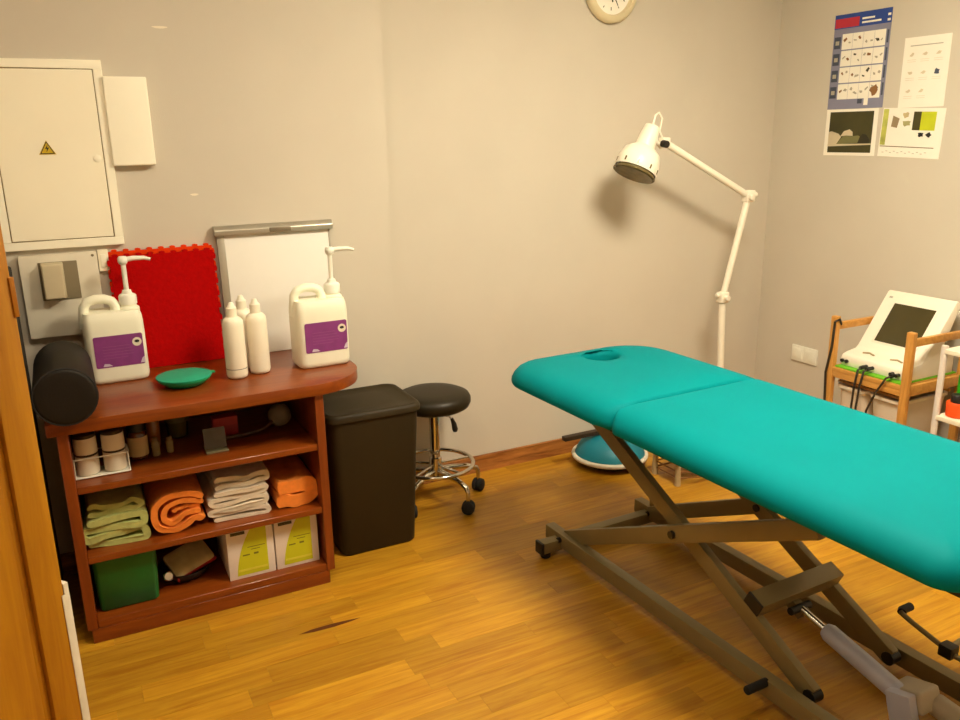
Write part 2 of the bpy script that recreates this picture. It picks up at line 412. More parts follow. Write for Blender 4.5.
# whiteboard / flip pad leaning
wb = thing('whiteboard', 'white presentation board with aluminium clamp rail leaning on the wall', 'whiteboard', (.532, 3.10, ZW+.001))
wb.rotation_euler = (R(-3.5), 0, 0)
build('board', MB().box(.006, .40, 0, .012, .0, .475), WBOARD, wb, bevel=.002)
build('side_frame', MB().box(-.022, .006, -.002, .014, 0, .475), ALU, wb, bevel=.002)
build('side_frame', MB().box(.40, .406, -.002, .014, 0, .475), ALU, wb, bevel=.001)
cl = build('clamp_rail', MB().prism([(-.02,.455),(-.02,.473),(-.008,.49),(.016,.49),(.016,.455)], 'x', -.03, .415), ALU, wb, bevel=.002)
build('clamp_catch', MB().box(.17, .25, -.0235, -.0195, .458, .474), mat('alu_dark', (128, 116, 96), .4, .5), cl, bevel=.001)

# made-up black slabs that fill the dark gap beside the cabinet
t = thing('dark_gap_fill', 'made-up black upright slabs filling the dark gap beside the cabinet', 'mat', (-.255, 2.9, 0))
for k in range(5):
    build('gap_slab', MB().box(-.105+k*.041, -.066+k*.041, -.2, .235, 0, 1.155-.004*(k % 2)), GAPBLK, t, bevel=.012, seg=3)

# ------------------------------------------------------------------ upper shelf contents (z = .533)
Z1 = .5335
t = thing('wire_rack', 'small white wire rack holding two capped bottles on the upper shelf', 'rack', (.022, 2.715, Z1))
rk = MB(); rx, ry = .08, .04
for z in (.004, .066):
    build('rail', MB().tube([(x, y, z) for x, y in rrect(rx, ry, .01, 4)], .002, 6, closed=True), WHITEP, t)
for sx in (-1, 1):
    for sy in (-1, 1): build('post', MB().cyl((sx*(rx-.002), sy*(ry-.002), .002), (sx*(rx-.002), sy*(ry-.002), .068), .0016, 6), WHITEP, t)
build('base_plate', MB().box(-rx+.002, rx-.002, -ry+.002, ry-.002, .002, .0045), WHITEP, t)
for x, lb in ((-.018, 'white labelled oil bottle with dark cap next to the cabinet side panel'), (.062, 'white labelled oil bottle with dark cap next to the amber jar')):
    t = thing('oil_bottle', lb, 'bottle', (x, 2.715, Z1+.005), 0, 'bottles in the wire rack')
    build('body', MB().lathe([(.03,0),(.034,.004),(.034,.062),(.031,.066),(.034,.07),(.034,.118),(.032,.122)], 20), LABELW, t)
    build('dark_band', MB().lathe([(.0335,.063),(.0345,.065),(.0345,.069),(.0335,.071)], 20), mat('dark_bottle', (46, 30, 14), .3), t)
    build('shoulder', MB().lathe([(.033,.122),(.033,.132),(.024,.142),(.014,.145)], 20), mat('dark_bottle', (46, 30, 14), .3), t)
    build('cap', MB().lathe([(.013,.144),(.013,.162),(.011,.165)], 14), BLACK, t)
t = thing('amber_jar', 'amber glass jar with paper label and dark lid on the upper shelf', 'jar', (.137, 2.79, Z1))
build('glass', MB().lathe([(.028,0),(.032,.004),(.032,.085),(.026,.095)], 20), AMBER, t)
build('label_band', MB().lathe([(.0326,.012),(.0326,.078)], 20, cap0=False, cap1=False), mat('label_aged', (196, 168, 116), .7), t)
build('lid', MB().lathe([(.029,.095),(.029,.122),(.026,.125)], 18), BLACK, t)
t = thing('amber_bottle', 'slim amber bottle with brown label behind the amber jar', 'bottle', (.195, 2.88, Z1))
build('glass', MB().lathe([(.02,0),(.022,.003),(.022,.085),(.012,.098),(.012,.108)], 18), mat('amber_light', (160, 96, 30), .3, coat=.4), t)
build('cap', MB().lathe([(.0135,.108),(.0135,.124)], 14), BLACK, t)
for x, y, h, lb in ((.19, 2.78, .062, 'tiny clear glass vial beside the amber jar'), (.235, 2.79, .055, 'tiny clear glass vial below the tilted glass cup')):
    t = thing('glass_vial', lb, 'vial', (x, y, Z1), 0, 'vials on the upper shelf')
    build('glass', MB().lathe([(.011,0),(.013,.003),(.013,h*.75),(.008,h*.85)], 14), mat('vial_glass', (176, 156, 104), .2, trans=.4), t)
    build('stopper', MB().lathe([(.009,h*.85),(.009,h)], 12), mat('stopper', (128, 110, 66), .5), t)
t = thing('glass_cup', 'olive glass storage cup with lid at the back of the upper shelf', 'cup', (.28, 2.94, Z1))
build('bowl', MB().lathe([(.028,0),(.034,.004),(.038,.05),(.039,.06)], 20), mat('olive_glass', (104, 92, 40), .25, trans=.3), t)
build('lid', MB().lathe([(.042,.0602),(.042,.105),(.036,.112)], 20), mat('olive_lid', (92, 82, 34), .4), t)
t = thing('acrylic_stand', 'small clear acrylic stand on the front of the upper shelf', 'stand', (.375, 2.72, Z1))
build('base', MB().box(-.036, .036, -.02, .05, 0, .006), mat('acrylic', (186, 180, 140), .15, trans=.5), t, bevel=.001)
build('leaning_sheet', MB().box(-.036, .036, 0, .003, 0, .07).xf(Matrix.Translation((0,.01,.006)) @ Matrix.Rotation(R(-14), 4, 'X')), mat('acrylic_sheet', (120, 104, 70), .15, trans=.6), t)
t = thing('red_box', 'small red carton behind the acrylic stand on the upper shelf', 'box', (.43, 2.86, Z1))
build('carton', MB().box(-.042, .042, -.025, .025, 0, .075), mat('red_carton', (150, 22, 20), .5), t, bevel=.002)
build('flap', MB().box(-.04, .04, -.0258, -.0246, .045, .074), mat('red_carton_flap', (168, 30, 26), .5), t)
t = thing('round_massager', 'grey ball headed massager with a thin handle lying on the shelf', 'massager', (.625, 2.86, Z1))
build('ball', MB().sphere((0,0,.043), .042, 20, 12), mat('grey_ball', (132, 122, 96), .45), t, smooth=80)
build('handle', MB().tube([(-.03,-.02,.03),(-.07,-.035,.012),(-.13,-.045,.008),(-.22,-.05,.008)], .007, 10), mat('handle_brown', (84, 54, 30), .4), t, smooth=60)

# ------------------------------------------------------------------ towels (z = .265)
Z2 = .2973
def ribbon(path, th, y0, y1, ny=9, jit=.004, seed=1):
    rnd = random.Random(seed)
    P = [Vector((p[0], 0, p[1])) for p in path]
    # resample + smooth (Catmull-Rom)
    Q = []
    for i in range(len(P)-1):
        a, b, c, e = P[max(i-1,0)], P[i], P[i+1], P[min(i+2,len(P)-1)]
        for k in range(4):
            u = k/4; Q.append(.5*((2*b)+(c-a)*u+(2*a-5*b+4*c-e)*u*u+(3*b-a-3*c+e)*u**3))
    Q.append(P[-1]); n = len(Q)
    outer, inner = [], []
    for i in range(n):
        tt = (Q[min(i+1,n-1)]-Q[max(i-1,0)]).normalized(); nn = Vector((-tt.z, 0, tt.x))
        h = th/2*(.55 if i in (0,n-1) else 1)
        outer.append(Q[i]+nn*h); inner.append(Q[i]-nn*h)
    loop = outer+inner[::-1]; m = len(loop)
    ph = [rnd.uniform(0, 6.28) for _ in range(6)]
    rings = []
    for k in range(ny+1):
        f = k/ny; yy = y0+(y1-y0)*f; rg = []
        for i, p in enumerate(loop):
            s = (i if i < n else m-1-i)/n*30
            dz = jit*(math.sin(s*.7+f*5+ph[0])+.6*math.sin(s*1.7-f*9+ph[1])); dx = jit*math.sin(s*.9+f*6+ph[2])
            dy = jit*2.2*math.sin(s*.8+ph[3]) if k == 0 else 0
            rg.append((p.x+dx, yy+dy, max(.0005, p.z+dz)))
        rings.append(rg)
    return MB().loft(rings)
def zigzag(w, n, dz, z0, jit=0., seed=3, x0=0.):
    rnd = random.Random(seed); path = []
    for i in range(n):
        a = [(-w/2+.012, 0), (-w/6, 0), (w/6, 0), (w/2-.012, 0)]
        if i % 2: a = a[::-1]
        o_ = rnd.uniform(-jit, jit)
        for k, (x, _) in enumerate(a): path.append((x0+x+o_, z0+i*dz+rnd.uniform(-.003, .003)))
        e = w/2 if i % 2 == 0 else -w/2
        if i < n-1: path.append((x0+e+o_, z0+i*dz+dz/2))
    return path
def towel(name, label, loc, material, parts):
    t = thing(name, label, 'towel', loc, 0, 'folded towels on the middle shelf'); t.scale = (1, 1, .88)
    for pn, mb in parts: build(pn, mb, material, t, smooth=75)
    return t
towel('green_towel', 'pale green folded towel stack on the middle shelf', (.031, 2.662, Z2), TGREEN,
      [('fold_stack', ribbon(zigzag(.185, 4, .029, .014, .006, 4), .0235, 0, .4, seed=4, jit=.003)), ('top_fold', ribbon(zigzag(.17, 2, .024, .128, .004, 9), .02, .012, .4, seed=8, jit=.003))])
towel('orange_towel', 'orange towel loosely rolled with open swirl on the middle shelf', (.226, 2.655, Z2), TORANGE,
      [('outer_fold', ribbon([(.082,.128),(.03,.148),(-.03,.146),(-.068,.118),(-.076,.07),(-.06,.028),(-.022,.014),(.016,.024),(.042,.044),(.066,.04),(.074,.052)], .021, .0, .38, seed=5, jit=.0015)),
       ('inner_fold', ribbon([(.08,.102),(.03,.12),(-.02,.115),(-.045,.088),(-.046,.06),(-.026,.042),(0,.05),(.03,.072),(.07,.072)], .018, .004, .38, seed=6, jit=.0015)),
       ('core_fold', ribbon([(-.018,.082),(.0,.09),(.03,.094),(.07,.088)], .014, .012, .38, seed=7, jit=.001))])
towel('white_towel', 'cream white folded towel stack between two orange towels', (.42, 2.66, Z2), TWHITE,
      [('fold_stack', ribbon(zigzag(.19, 6, .021, .011, .007, 12), .0165, 0, .4, seed=12, jit=.0022)), ('top_fold', ribbon(zigzag(.185, 2, .024, .138, .0, 15, .012), .02, .012, .4, seed=13, jit=.0025))])
towel('orange_towel', 'orange towel folded flat next to the cabinet side panel', (.606, 2.66, Z2), TORANGE,
      [('fold_stack', ribbon(zigzag(.138, 2, .058, .03, .003, 21), .052, 0, .38, seed=22, jit=.0025))])

# ------------------------------------------------------------------ bottom shelf (z = .068)
Z3 = .0775
t = thing('green_crate', 'green translucent plastic box on the bottom shelf', 'box', (.045, 2.638, Z3))
rg = [ring(rrect(.085, .15, .015, 4, 0, .17), 0), ring(rrect(.09, .155, .016, 4, 0, .17), .006), ring(rrect(.098, .163, .018, 4, 0, .17), .185), ring(rrect(.094, .159, .016, 4, 0, .17), .185), ring(rrect(.086, .151, .014, 4, 0, .17), .009)]
build('tub', MB().loft(rg), GBOX, t)
build('rim', MB().loft([ring(rrect(.099,.164,.018,4,0,.17),.177), ring(rrect(.101,.166,.019,4,0,.17),.180), ring(rrect(.101,.166,.019,4,0,.17),.187), ring(rrect(.093,.158,.016,4,0,.17),.187)], cap0=False, cap1=False), GBOX, t)
build('contents', MB().loft([ring(rrect(.08,.14,.02,4,0,.17),.0095), ring(rrect(.086,.148,.02,4,0,.17),.11), ring(rrect(.07,.13,.02,4,0,.17),.118)]), mat('green_dark', (14, 84, 36), .7, var=.2), t)
t = thing('black_bowl', 'round black bowl on the bottom shelf holding a packet', 'bowl', (.235, 2.78, Z3))
build('bowl', MB().lathe([(.05,0),(.06,.002),(.085,.025),(.09,.04),(.087,.04),(.08,.026),(.055,.006),(.002,.005)], 28), BLACK, t)
build('steel_knob', MB().lathe([(.017,0),(.017,.018),(.013,.022)], 16).xf(Matrix.Translation((-.062,-.058,.04)) @ Matrix.Rotation(R(70), 4, 'X')), CHROME, t)
t = thing('packet', 'cream packet with red edges tilted in the black bowl', 'packet', (.25, 2.775, Z3+.05))
t.rotation_euler = (R(30), R(-12), R(18))
build('pouch', MB().loft([ring(rrect(.066,.046,.012,3),0), ring(rrect(.072,.052,.014,3),.008), ring(rrect(.072,.052,.014,3),.026), ring(rrect(.058,.04,.012,3),.034)]), mat('packet_cream', (190, 170, 118), .45, var=.2, scale=20), t)
build('red_edge', MB().box(-.074, .074, -.0545, -.049, .006, .024), REFL, t, bevel=.002)
def glove_box(loc, w, label, rz=0):
    t = thing('glove_box', label, 'box', loc, rz, 'lime and white cartons')
    h, dp = .19, .24
    build('carton', MB().box(-w/2, w/2, 0, dp, 0, h), BOXW, t, bevel=.0015)
    gp = [(w/2-.024, .012), (-w/2+.026, .012)]
    for i in range(9):
        a = i/8; gp.append((-w/2+.026+.004*math.sin(a*3)+(a**2.2)*(w*.36), .012+a*(h-.018)))
    gp.append((w/2-.024, h-.006))
    build('lime_print', MB().prism(gp, 'y', -.0008, .001), BOXG, t, smooth=0)
    build('pale_band', MB().box(-w/2+.03, w/2-.026, -.0012, .001, .026, .034), mat('lime_pale', (216, 208, 60), .6), t, smooth=0)
    for x0, x1, z0, z1 in ((-w/2+.014, -w/2+.062, h-.024, h-.013),): build('print_word', MB().box(x0, x1, -.0012, .001, z0, z1), INK, t, smooth=0)
    for x0, x1, z0, z1 in ((-.012,.048,.112,.1145),(.0,.03,.102,.1045),(-.03,-.006,.083,.088),(.008,.024,.083,.09)):
        build('print_mark', MB().box(x0, x1, -.0012, .001, z0, z1), mat('ink_olive', (110, 108, 20), .7), t, smooth=0)
glove_box((.443, 2.65, Z3), .158, 'lime and white carton on the bottom shelf next to the black bowl')
glove_box((.603, 2.65, Z3), .152, 'lime and white carton against the cabinet side panel')

KW = .984   # items on this wall were measured at y = 3.20
def wl(x, z): return (x*KW, YL, CAM_H+(z-CAM_H)*KW)
# ================================================================== WALL ITEMS LEFT
t = thing('electrical_panel', 'cream electrical distribution panel with warning triangle on the wall', 'electrical panel', wl(.02, 1.195)); t.scale = (KW, KW, KW)
px0, px1, ph = -.195, .182, .617
fr = .028
f = MB().box(px0, px1, -.022, 0, 0, fr).box(px0, px1, -.022, 0, ph-fr, ph).box(px0, px0+fr, -.022, 0, fr, ph-fr).box(px1-fr, px1, -.022, 0, fr, ph-fr)
build('frame', f, CREAMD, t, bevel=.0015, seg=1)
build('recess', MB().box(px0+fr, px1-fr, -.012, 0, fr, ph-fr), PANGAP, t, smooth=0)
pd = build('door', MB().box(px0+fr+.003, px1-fr-.003, -.021, -.010, fr+.003, ph-fr-.003), CREAMM, t, bevel=.0015, seg=1)
build('latch', MB().lathe([(.012,0),(.012,.003),(.009,.004)], 18).xf(Matrix.Translation((px1-fr-.022,-.021,.298)) @ Matrix.Rotation(R(90), 4, 'X')), CREAMD, pd)
wx, wz = -.018, .334
sg = build('warning_sign', MB().prism([(wx-.026,wz-.02),(wx+.026,wz-.02),(wx,wz+.026)], 'y', -.0222, -.0205), YELLOW, pd, smooth=0)
for z0, z1, xx in ((-.018,-.0155,.021),):
    build('sign_border', MB().box(wx-xx, wx+xx, -.0228, -.022, wz+z0, wz+z1), INKB, pd, smooth=0)
build('sign_border', MB().prism([(wx-.0225,wz-.018),(wx-.0195,wz-.018),(wx+.001,wz+.0205),(wx-.0005,wz+.0225)], 'y', -.0228, -.022), INKB, pd, smooth=0)
build('sign_border', MB().prism([(wx+.0225,wz-.018),(wx+.0195,wz-.018),(wx-.001,wz+.0205),(wx+.0005,wz+.0225)], 'y', -.0228, -.022), INKB, pd, smooth=0)
build('bolt_symbol', MB().prism([(wx+.003,wz+.012),(wx-.006,wz-.002),(wx,wz-.001),(wx-.003,wz-.013),(wx+.007,wz+.003),(wx+.001,wz+.002)], 'y', -.0228, -.022), INKB, pd, smooth=0)
t = thing('cover_box', 'cream blank cover box on the wall beside the electrical panel', 'box', wl(.268, 1.465)); t.scale = (KW, KW, KW)
build('lid', MB().box(-.07, .07, -.036, -.008, 0, .295), CREAMD, t, bevel=.006, seg=3)
build('back_plate', MB().box(-.066, .066, -.0085, 0, .004, .291), CREAMM, t)
t = thing('meter_board', 'grey plastic meter board with a small hooded device below the electrical panel', 'meter', wl(-.015, .89)); t.scale = (KW, KW, KW)
build('board', MB().box(-.122, .122, -.03, 0, 0, .287), GREYP, t, bevel=.004)
build('recess_plate', MB().box(-.065, .056, -.034, -.028, .13, .262), GREYD, t, bevel=.002)
build('hood', MB().loft([[(-.058,-.033,.135),(.012,-.033,.135),(.012,-.033,.262),(-.058,-.033,.262)],[(-.056,-.075,.14),(-.002,-.075,.14),(.008,-.075,.156),(.010,-.07,.26)]][:1]+[[(-.056,-.078,.14),(.006,-.078,.14),(.010,-.07,.258),(-.056,-.07,.258)]]), GREYSH, t, bevel=.006, seg=3)
build('screw', MB().lathe([(.005,0),(.004,.002)], 10).xf(Matrix.Translation((.108,-.03,.275)) @ Matrix.Rotation(R(90), 4, 'X')), GREYD, t)
t = thing('light_switch', 'small cream switch box between the meter board and the red mat', 'switch', wl(.122, 1.105)); t.scale = (KW, KW, KW)
build('plate', MB().box(-.012, .022, -.02, 0, 0, .075), CREAMM, t, bevel=.003)
build('rocker', MB().box(-.004, .014, -.024, -.018, .015, .06), CREAMD, t, bevel=.002)

# ================================================================== BIN
t = thing('waste_bin', 'tall dark plastic waste bin with lid between cabinet and stool', 'bin', (.95, 2.885, 0))
rg = [ring(rrect(.145,.125,.03,5),0), ring(rrect(.152,.132,.035,5),.008), ring(rrect(.178,.15,.04,5),.545), ring(rrect(.172,.144,.036,5),.545), ring(rrect(.148,.128,.03,5),.012)]
build('body', MB().loft(rg), BIN, t)
rl = [(.183,.155,.546),(.188,.16,.549),(.188,.16,.566),(.184,.156,.574),(.176,.148,.577),(.168,.14,.574),(.16,.132,.57),(.1,.08,.574),(.03,.02,.576)]
build('lid', MB().loft([ring(rrect(a,b,min(.045,b*.6),5),z) for a,b,z in rl]), BIN, t, smooth=50)

# ================================================================== STOOL
t = thing('rolling_stool', 'round black padded rolling stool with chrome base by the wall', 'stool', (1.325, 3.062, 0))
build('seat', MB().lathe([(.10,.425),(.135,.428),(.152,.438),(.16,.455),(.16,.472),(.152,.488),(.13,.498),(.09,.503),(.03,.505),(.002,.505)], 36), SEAT, t, smooth=80)
build('seat_plate', MB().lathe([(.07,.415),(.075,.418),(.075,.4255)], 24), BLACK, t)
build('column', MB().lathe([(.026,.10),(.028,.11),(.028,.2),(.022,.204),(.022,.40),(.026,.402),(.026,.416)], 20), CHROME, t)
lv = build('height_lever', MB().tube([(.0,-.02,.405),(.05,-.05,.392),(.06,-.056,.375)], .004, 8), CHROME, t)
build('lever_grip', MB().tube([(.058,-.055,.385),(.066,-.06,.36),(.07,-.062,.335),(.07,-.062,.325)], .01, 10, rs=[.007,.011,.013,.009]), BLACK, lv, smooth=70)
build('foot_ring', MB().tube([(.165*math.cos(k*2*math.pi/40), .165*math.sin(k*2*math.pi/40), .17) for k in range(40)], .009, 10, closed=True), CHROME, t, smooth=80)
for k in range(5):
    a = R(-73+72*k); c, s = math.cos(a), math.sin(a)
    build('spoke', MB().cyl((.02*c,.02*s,.17), (.16*c,.16*s,.17), .006, 8), CHROME, t, smooth=80)
    leg = build('leg', MB().tube([(.02*c,.02*s,.14),(.08*c,.08*s,.138),(.15*c,.15*s,.13),(.195*c,.195*s,.112),(.205*c,.205*s,.095),(.205*c,.205*s,.056)], .011, 10, rs=[.014,.013,.012,.012,.01,.008]), CHROME, t, smooth=80)
    cc = MB()
    M = Matrix.Translation((.205*c, .205*s, .029)) @ Matrix.Rotation(a+R(40), 4, 'Z') @ Matrix.Rotation(R(90), 4, 'X')
    w_ = MB().lathe([(.02,-.024),(.027,-.02),(.0285,-.012),(.0285,-.004),(.022,-.002),(.022,.002),(.0285,.004),(.0285,.012),(.027,.02),(.02,.024)], 20).xf(M)
    build('caster', w_, RUBBER, leg)

# ================================================================== FLOOR ITEMS BY THE BACK WALL
t = thing('balance_dome', 'teal balance dome on a pale round rim on the floor by the wall', 'balance trainer', (2.235, 3.035, 0))
build('base', MB().lathe([(.11,0),(.125,.004),(.165,.03),(.172,.036)], 36), RUBBER, t)
build('rim', MB().lathe([(.172,.036),(.182,.038),(.185,.046),(.182,.054),(.17,.056)], 40), GREYP, t, smooth=70)
build('dome', MB().lathe([(.168,.056),(.16,.075),(.145,.1),(.12,.122),(.08,.139),(.04,.147),(.002,.149)], 40), TEALD, t, smooth=80)
o = tag(build('dark_bar', MB().box(-.24, .24, -.016, .016, 0, .02), DARKWOOD, None, (2.225, 3.06, .1495), bevel=.002), 'dark flat wooden bar resting across the teal balance dome', 'bar')
t = thing('wire_rack_stand', 'low beige metal stand with wire loops on the floor under the massage table', 'stand', (2.34, 2.66, 0))
for x, y in ((0,0),(.3,0),(0,.16),(.3,.16)): build('leg', MB().tube([(x,y,0),(x,y,.11)], .012, 10, rs=[.014,.011]), BEIGEM, t)
build('top_plate', MB().box(-.02,.32,-.02,.18,.11,.118), WHITEP, t, bevel=.003)
for z in (.035, .065): build('wire_loop', MB().tube([(0,0,z),(.1,-.03,z-.004),(.2,-.03,z-.004),(.3,0,z),(.3,.16,z),(0,.16,z)], .004, 6, closed=True), mat('brown_wire', (128, 84, 40), .4), t)

# ================================================================== FLOOR LAMP
LX, LY = 2.862, 2.97
t = thing('infrared_lamp', 'white jointed infrared floor lamp behind the massage table', 'lamp', (LX, LY, 0))
build('hub', MB().lathe([(.045,.07),(.05,.075),(.05,.11),(.03,.13),(.02,.15)], 20), LAMPW, t)
for k in range(5):
    a = R(-50+72*k); c, s = math.cos(a), math.sin(a); r_ = .25
    leg = build('leg', MB().tube([(.03*c,.03*s,.09),(.15*c,.15*s,.085),(r_*c,r_*s,.066)], .015, 4, sq=(.012,.016)), LAMPW, t, bevel=.003)
    build('caster', MB().lathe([(.018,-.018),(.026,-.014),(.027,0),(.026,.014),(.018,.018)], 18).xf(Matrix.Translation((r_*c, r_*s, .0275)) @ Matrix.Rotation(a, 4, 'Z') @ Matrix.Rotation(R(90), 4, 'X')), RUBBER, leg)
    build('caster_fork', MB().cyl((r_*c, r_*s, .03), (r_*c, r_*s, .068), .007, 8), CHROME, leg)
J1 = Vector((-.025, 0, .765)); J2 = Vector((.098, 0, 1.245)); J3 = Vector((-.423, 0, 1.502))
build('pole', MB().tube([(0,0,.12),(-.012,0,.44),tuple(J1-Vector((0,0,.03)))], .0165, 16), LAMPW, t, smooth=70)
def joint(c, s=1.): return MB().box(c.x-.024*s, c.x+.024*s, -.022*s, .022*s, c.z-.026*s, c.z+.026*s)
j = build('joint', joint(J1), LAMPW, t, bevel=.007, seg=3)
build('joint_knob', MB().cyl((J1.x,-.02,J1.z), (J1.x,-.042,J1.z), .014, 16), LAMPW, j, bevel=.003)
build('joint_knob', MB().cyl((J1.x-.02,0,J1.z+.012), (J1.x-.042,0,J1.z+.012), .011, 12), LAMPW, j, bevel=.003)
build('lower_arm', MB().cyl(tuple(J1), tuple(J2), .0155, 16), LAMPW, t, smooth=70)
j = build('joint', joint(J2, 1.05), LAMPW, t, bevel=.007, seg=3)
build('joint_knob', MB().cyl((J2.x+.02,0,J2.z), (J2.x+.05,0,J2.z+.004), .013, 14), LAMPW, j, bevel=.003)
build('joint_knob', MB().cyl((J2.x-.01,-.02,J2.z-.005), (J2.x-.01,-.04,J2.z-.005), .013, 14), LAMPW, j, bevel=.003)
build('upper_arm', MB().cyl(tuple(J2), tuple(J3), .016, 16), LAMPW, t, smooth=70)
j = build('joint', joint(J3, .85), LAMPW, t, bevel=.007, seg=3)
build('clamp_knob', MB().cyl((J3.x-.026,-.02,J3.z-.004), (J3.x-.026,-.05,J3.z-.008), .016, 16), BLACK, j, bevel=.003)
# head: axis pointing down-left
HC = Vector((-.552, 0, 1.443)); ax = Vector((-.46, -.06, -.88)).normalized()
q = Vector((0,0,-1)).rotation_difference(ax).to_matrix().to_4x4()
HM = Matrix.Translation(HC) @ q @ Matrix.Scale(1.14, 4)
hd = build('head', MB().lathe([(.082,-.058),(.084,-.05),(.083,-.02),(.072,.018),(.052,.034),(.038,.042),(.036,.085),(.03,.125),(.014,.13)], 32, cap0=False).xf(HM), LAMPW, t, smooth=50)
lens = build('lens', MB().lathe([(.076,-.075),(.078,-.06),(.07,-.05),(.07,-.04)], 28).xf(HM), LENS, hd)
build('guard_ring', MB().tube([tuple(HM @ Vector((.081*math.cos(k*math.pi/16), .081*math.sin(k*math.pi/16), -.07))) for k in range(32)], .004, 6, closed=True), LENS, hd)
for k in range(10):
    a = k*math.pi/5
    build('vent_slot', MB().box(-.003,.003,.083,.0855,-.05,-.034).xf(HM @ Matrix.Rotation(a, 4, 'Z')), LENS, hd)
tp = HM @ Vector((0,0,.13))
build('bracket', MB().tube([tuple(HM @ Vector((.03,0,.09))), tuple(HM @ Vector((.07,0,.075))), tuple(J3)], .009, 10), LAMPW, hd, smooth=70)
build('cable', MB().tube([tuple(tp), tuple(tp+Vector((.012,0,.045))), tuple(tp+Vector((.03,.0,.055))), tuple(tp+Vector((.05,0,.03))), tuple(J3+Vector((-.03,0,.05))), tuple(J3+Vector((-.01,0,.015)))], .0045, 8), LAMPW, hd, smooth=70)

# ================================================================== MASSAGE TABLE
TCX, TCY, TRZ = 1.768, 1.70, R(2)
mt = thing('massage_table', 'teal padded electric massage table on a scissor lift frame', 'massage table', (TCX, TCY, 0), TRZ)
PZ0, PZ1, HW = .656, .737, .345
SE = .26    # seam
def outline(x0, x1, y0, y1, r4, n=10):
    """rounded rectangle, radii for corners (x1,y1),(x0,y1),(x0,y0),(x1,y0)"""
    pts = []
    for (cx, cy, sx, sy, a0), r in zip(((x1,y1,-1,-1,0),(x0,y1,1,-1,90),(x0,y0,1,1,180),(x1,y0,-1,1,270)), r4):
        for i in range(n+1):
            a = R(a0+90*i/n); pts.append((cx+sx*r+r*math.cos(a), cy+sy*r+r*math.sin(a)))
    return pts
def resample(pts, n, c):
    # points at equal angles about c
    out = []; m = len(pts)
    for k in range(n):
        a = 2*math.pi*k/n; d = Vector((math.cos(a), math.sin(a))); best = None
        for i in range(m):
            p = Vector(pts[i])-Vector(c); q2 = Vector(pts[(i+1) % m])-Vector(c); e = q2-p
            den = d.x*e.y-d.y*e.x
            if abs(den) < 1e-9: continue
            tt = (p.x*e.y-p.y*e.x)/den; u = (p.x*d.y-p.y*d.x)/den
            if tt > 0 and -1e-6 <= u <= 1+1e-6 and (best is None or tt > best): best = tt
        out.append((c[0]+d.x*best, c[1]+d.y*best))
    return out
def inset_poly(args, k):   # the edge at the seam between the two pads is kept tight
    x0,x1,y0,y1,r4 = args; k0 = k*.16 if abs(y0-SE) < .02 else k; k1 = k*.16 if abs(y1-SE) < .02 else k
    return outline(x0+k, x1-k, y0+k0, y1-k1, [max(.004, r-k) for r in r4])
PROF = [(k_, z_*.92) for k_, z_ in [(.02,0),(.004,.006),(0,.016),(.002,.03),(.01,.048),(.024,.065),(.046,.078),(.075,.0855),(.1,.088)]]
# main section
A = (-HW, HW, -.85, SE-.001, (.02,.05,.07,.07))
rg = [ring(inset_poly(A, k), PZ0+z) for k, z in PROF]+[ring(inset_poly(A, .16), PZ1+.002), ring(inset_poly(A, .25), PZ1+.004)]
build('main_pad', MB().loft(rg), TEAL, mt, smooth=70)
# head section with face hole
B = (-HW, HW, SE+.001, .925, (.21,.15,.04,.02))
HCc = (.03, .77); N = 72
def rs(k): return resample(inset_poly(B, k), N, HCc)
hole = [(HCc[0]+.07*math.cos(2*math.pi*k/N), HCc[1]+.064*math.sin(2*math.pi*k/N)) for k in range(N)]
def mix(a, b, f): return [(p[0]*(1-f)+q_[0]*f, p[1]*(1-f)+q_[1]*f) for p, q_ in zip(a, b)]
def sc(f): return [(HCc[0]+(x-HCc[0])*f, HCc[1]+(y-HCc[1])*f) for x, y in hole]
rg = [ring(rs(k), PZ0+z) for k, z in PROF]
o5 = rs(.1)
rg += [ring(mix(o5, hole, f), PZ1+z) for f, z in ((.35,.002),(.7,.002),(.88,-.001))]
rg += [ring(sc(1.12), PZ1-.003), ring(sc(1.0), PZ1-.009), ring(sc(.93), PZ1-.022), ring(sc(.9), PZ1-.05), ring(sc(.9), PZ0+.001)]
build('head_pad', MB().loft(rg, closed=True), TEAL, mt, smooth=70)
# under frames
build('pad_board', MB().box(-.30, .30, -.86, SE-.02, PZ0-.012, PZ0), BLACK, mt)
build('pad_board', MB().box(-.30, -.06, SE+.02, .83, PZ0-.012, PZ0).box(.15, .28, SE+.02, .76, PZ0-.012, PZ0).box(-.06,.15,SE+.02,.69,PZ0-.012,PZ0), BLACK, mt)
for x in (-.20, .20): build('upper_rail', MB().box(x-.018, x+.018, -.84, .56, PZ0-.05, PZ0-.012), STEEL, mt, bevel=.003)
for y in (-.8, .5): build('upper_crossbar', MB().box(-.2, .2, y-.018, y+.018, PZ0-.05, PZ0-.014), STEEL, mt, bevel=.003)
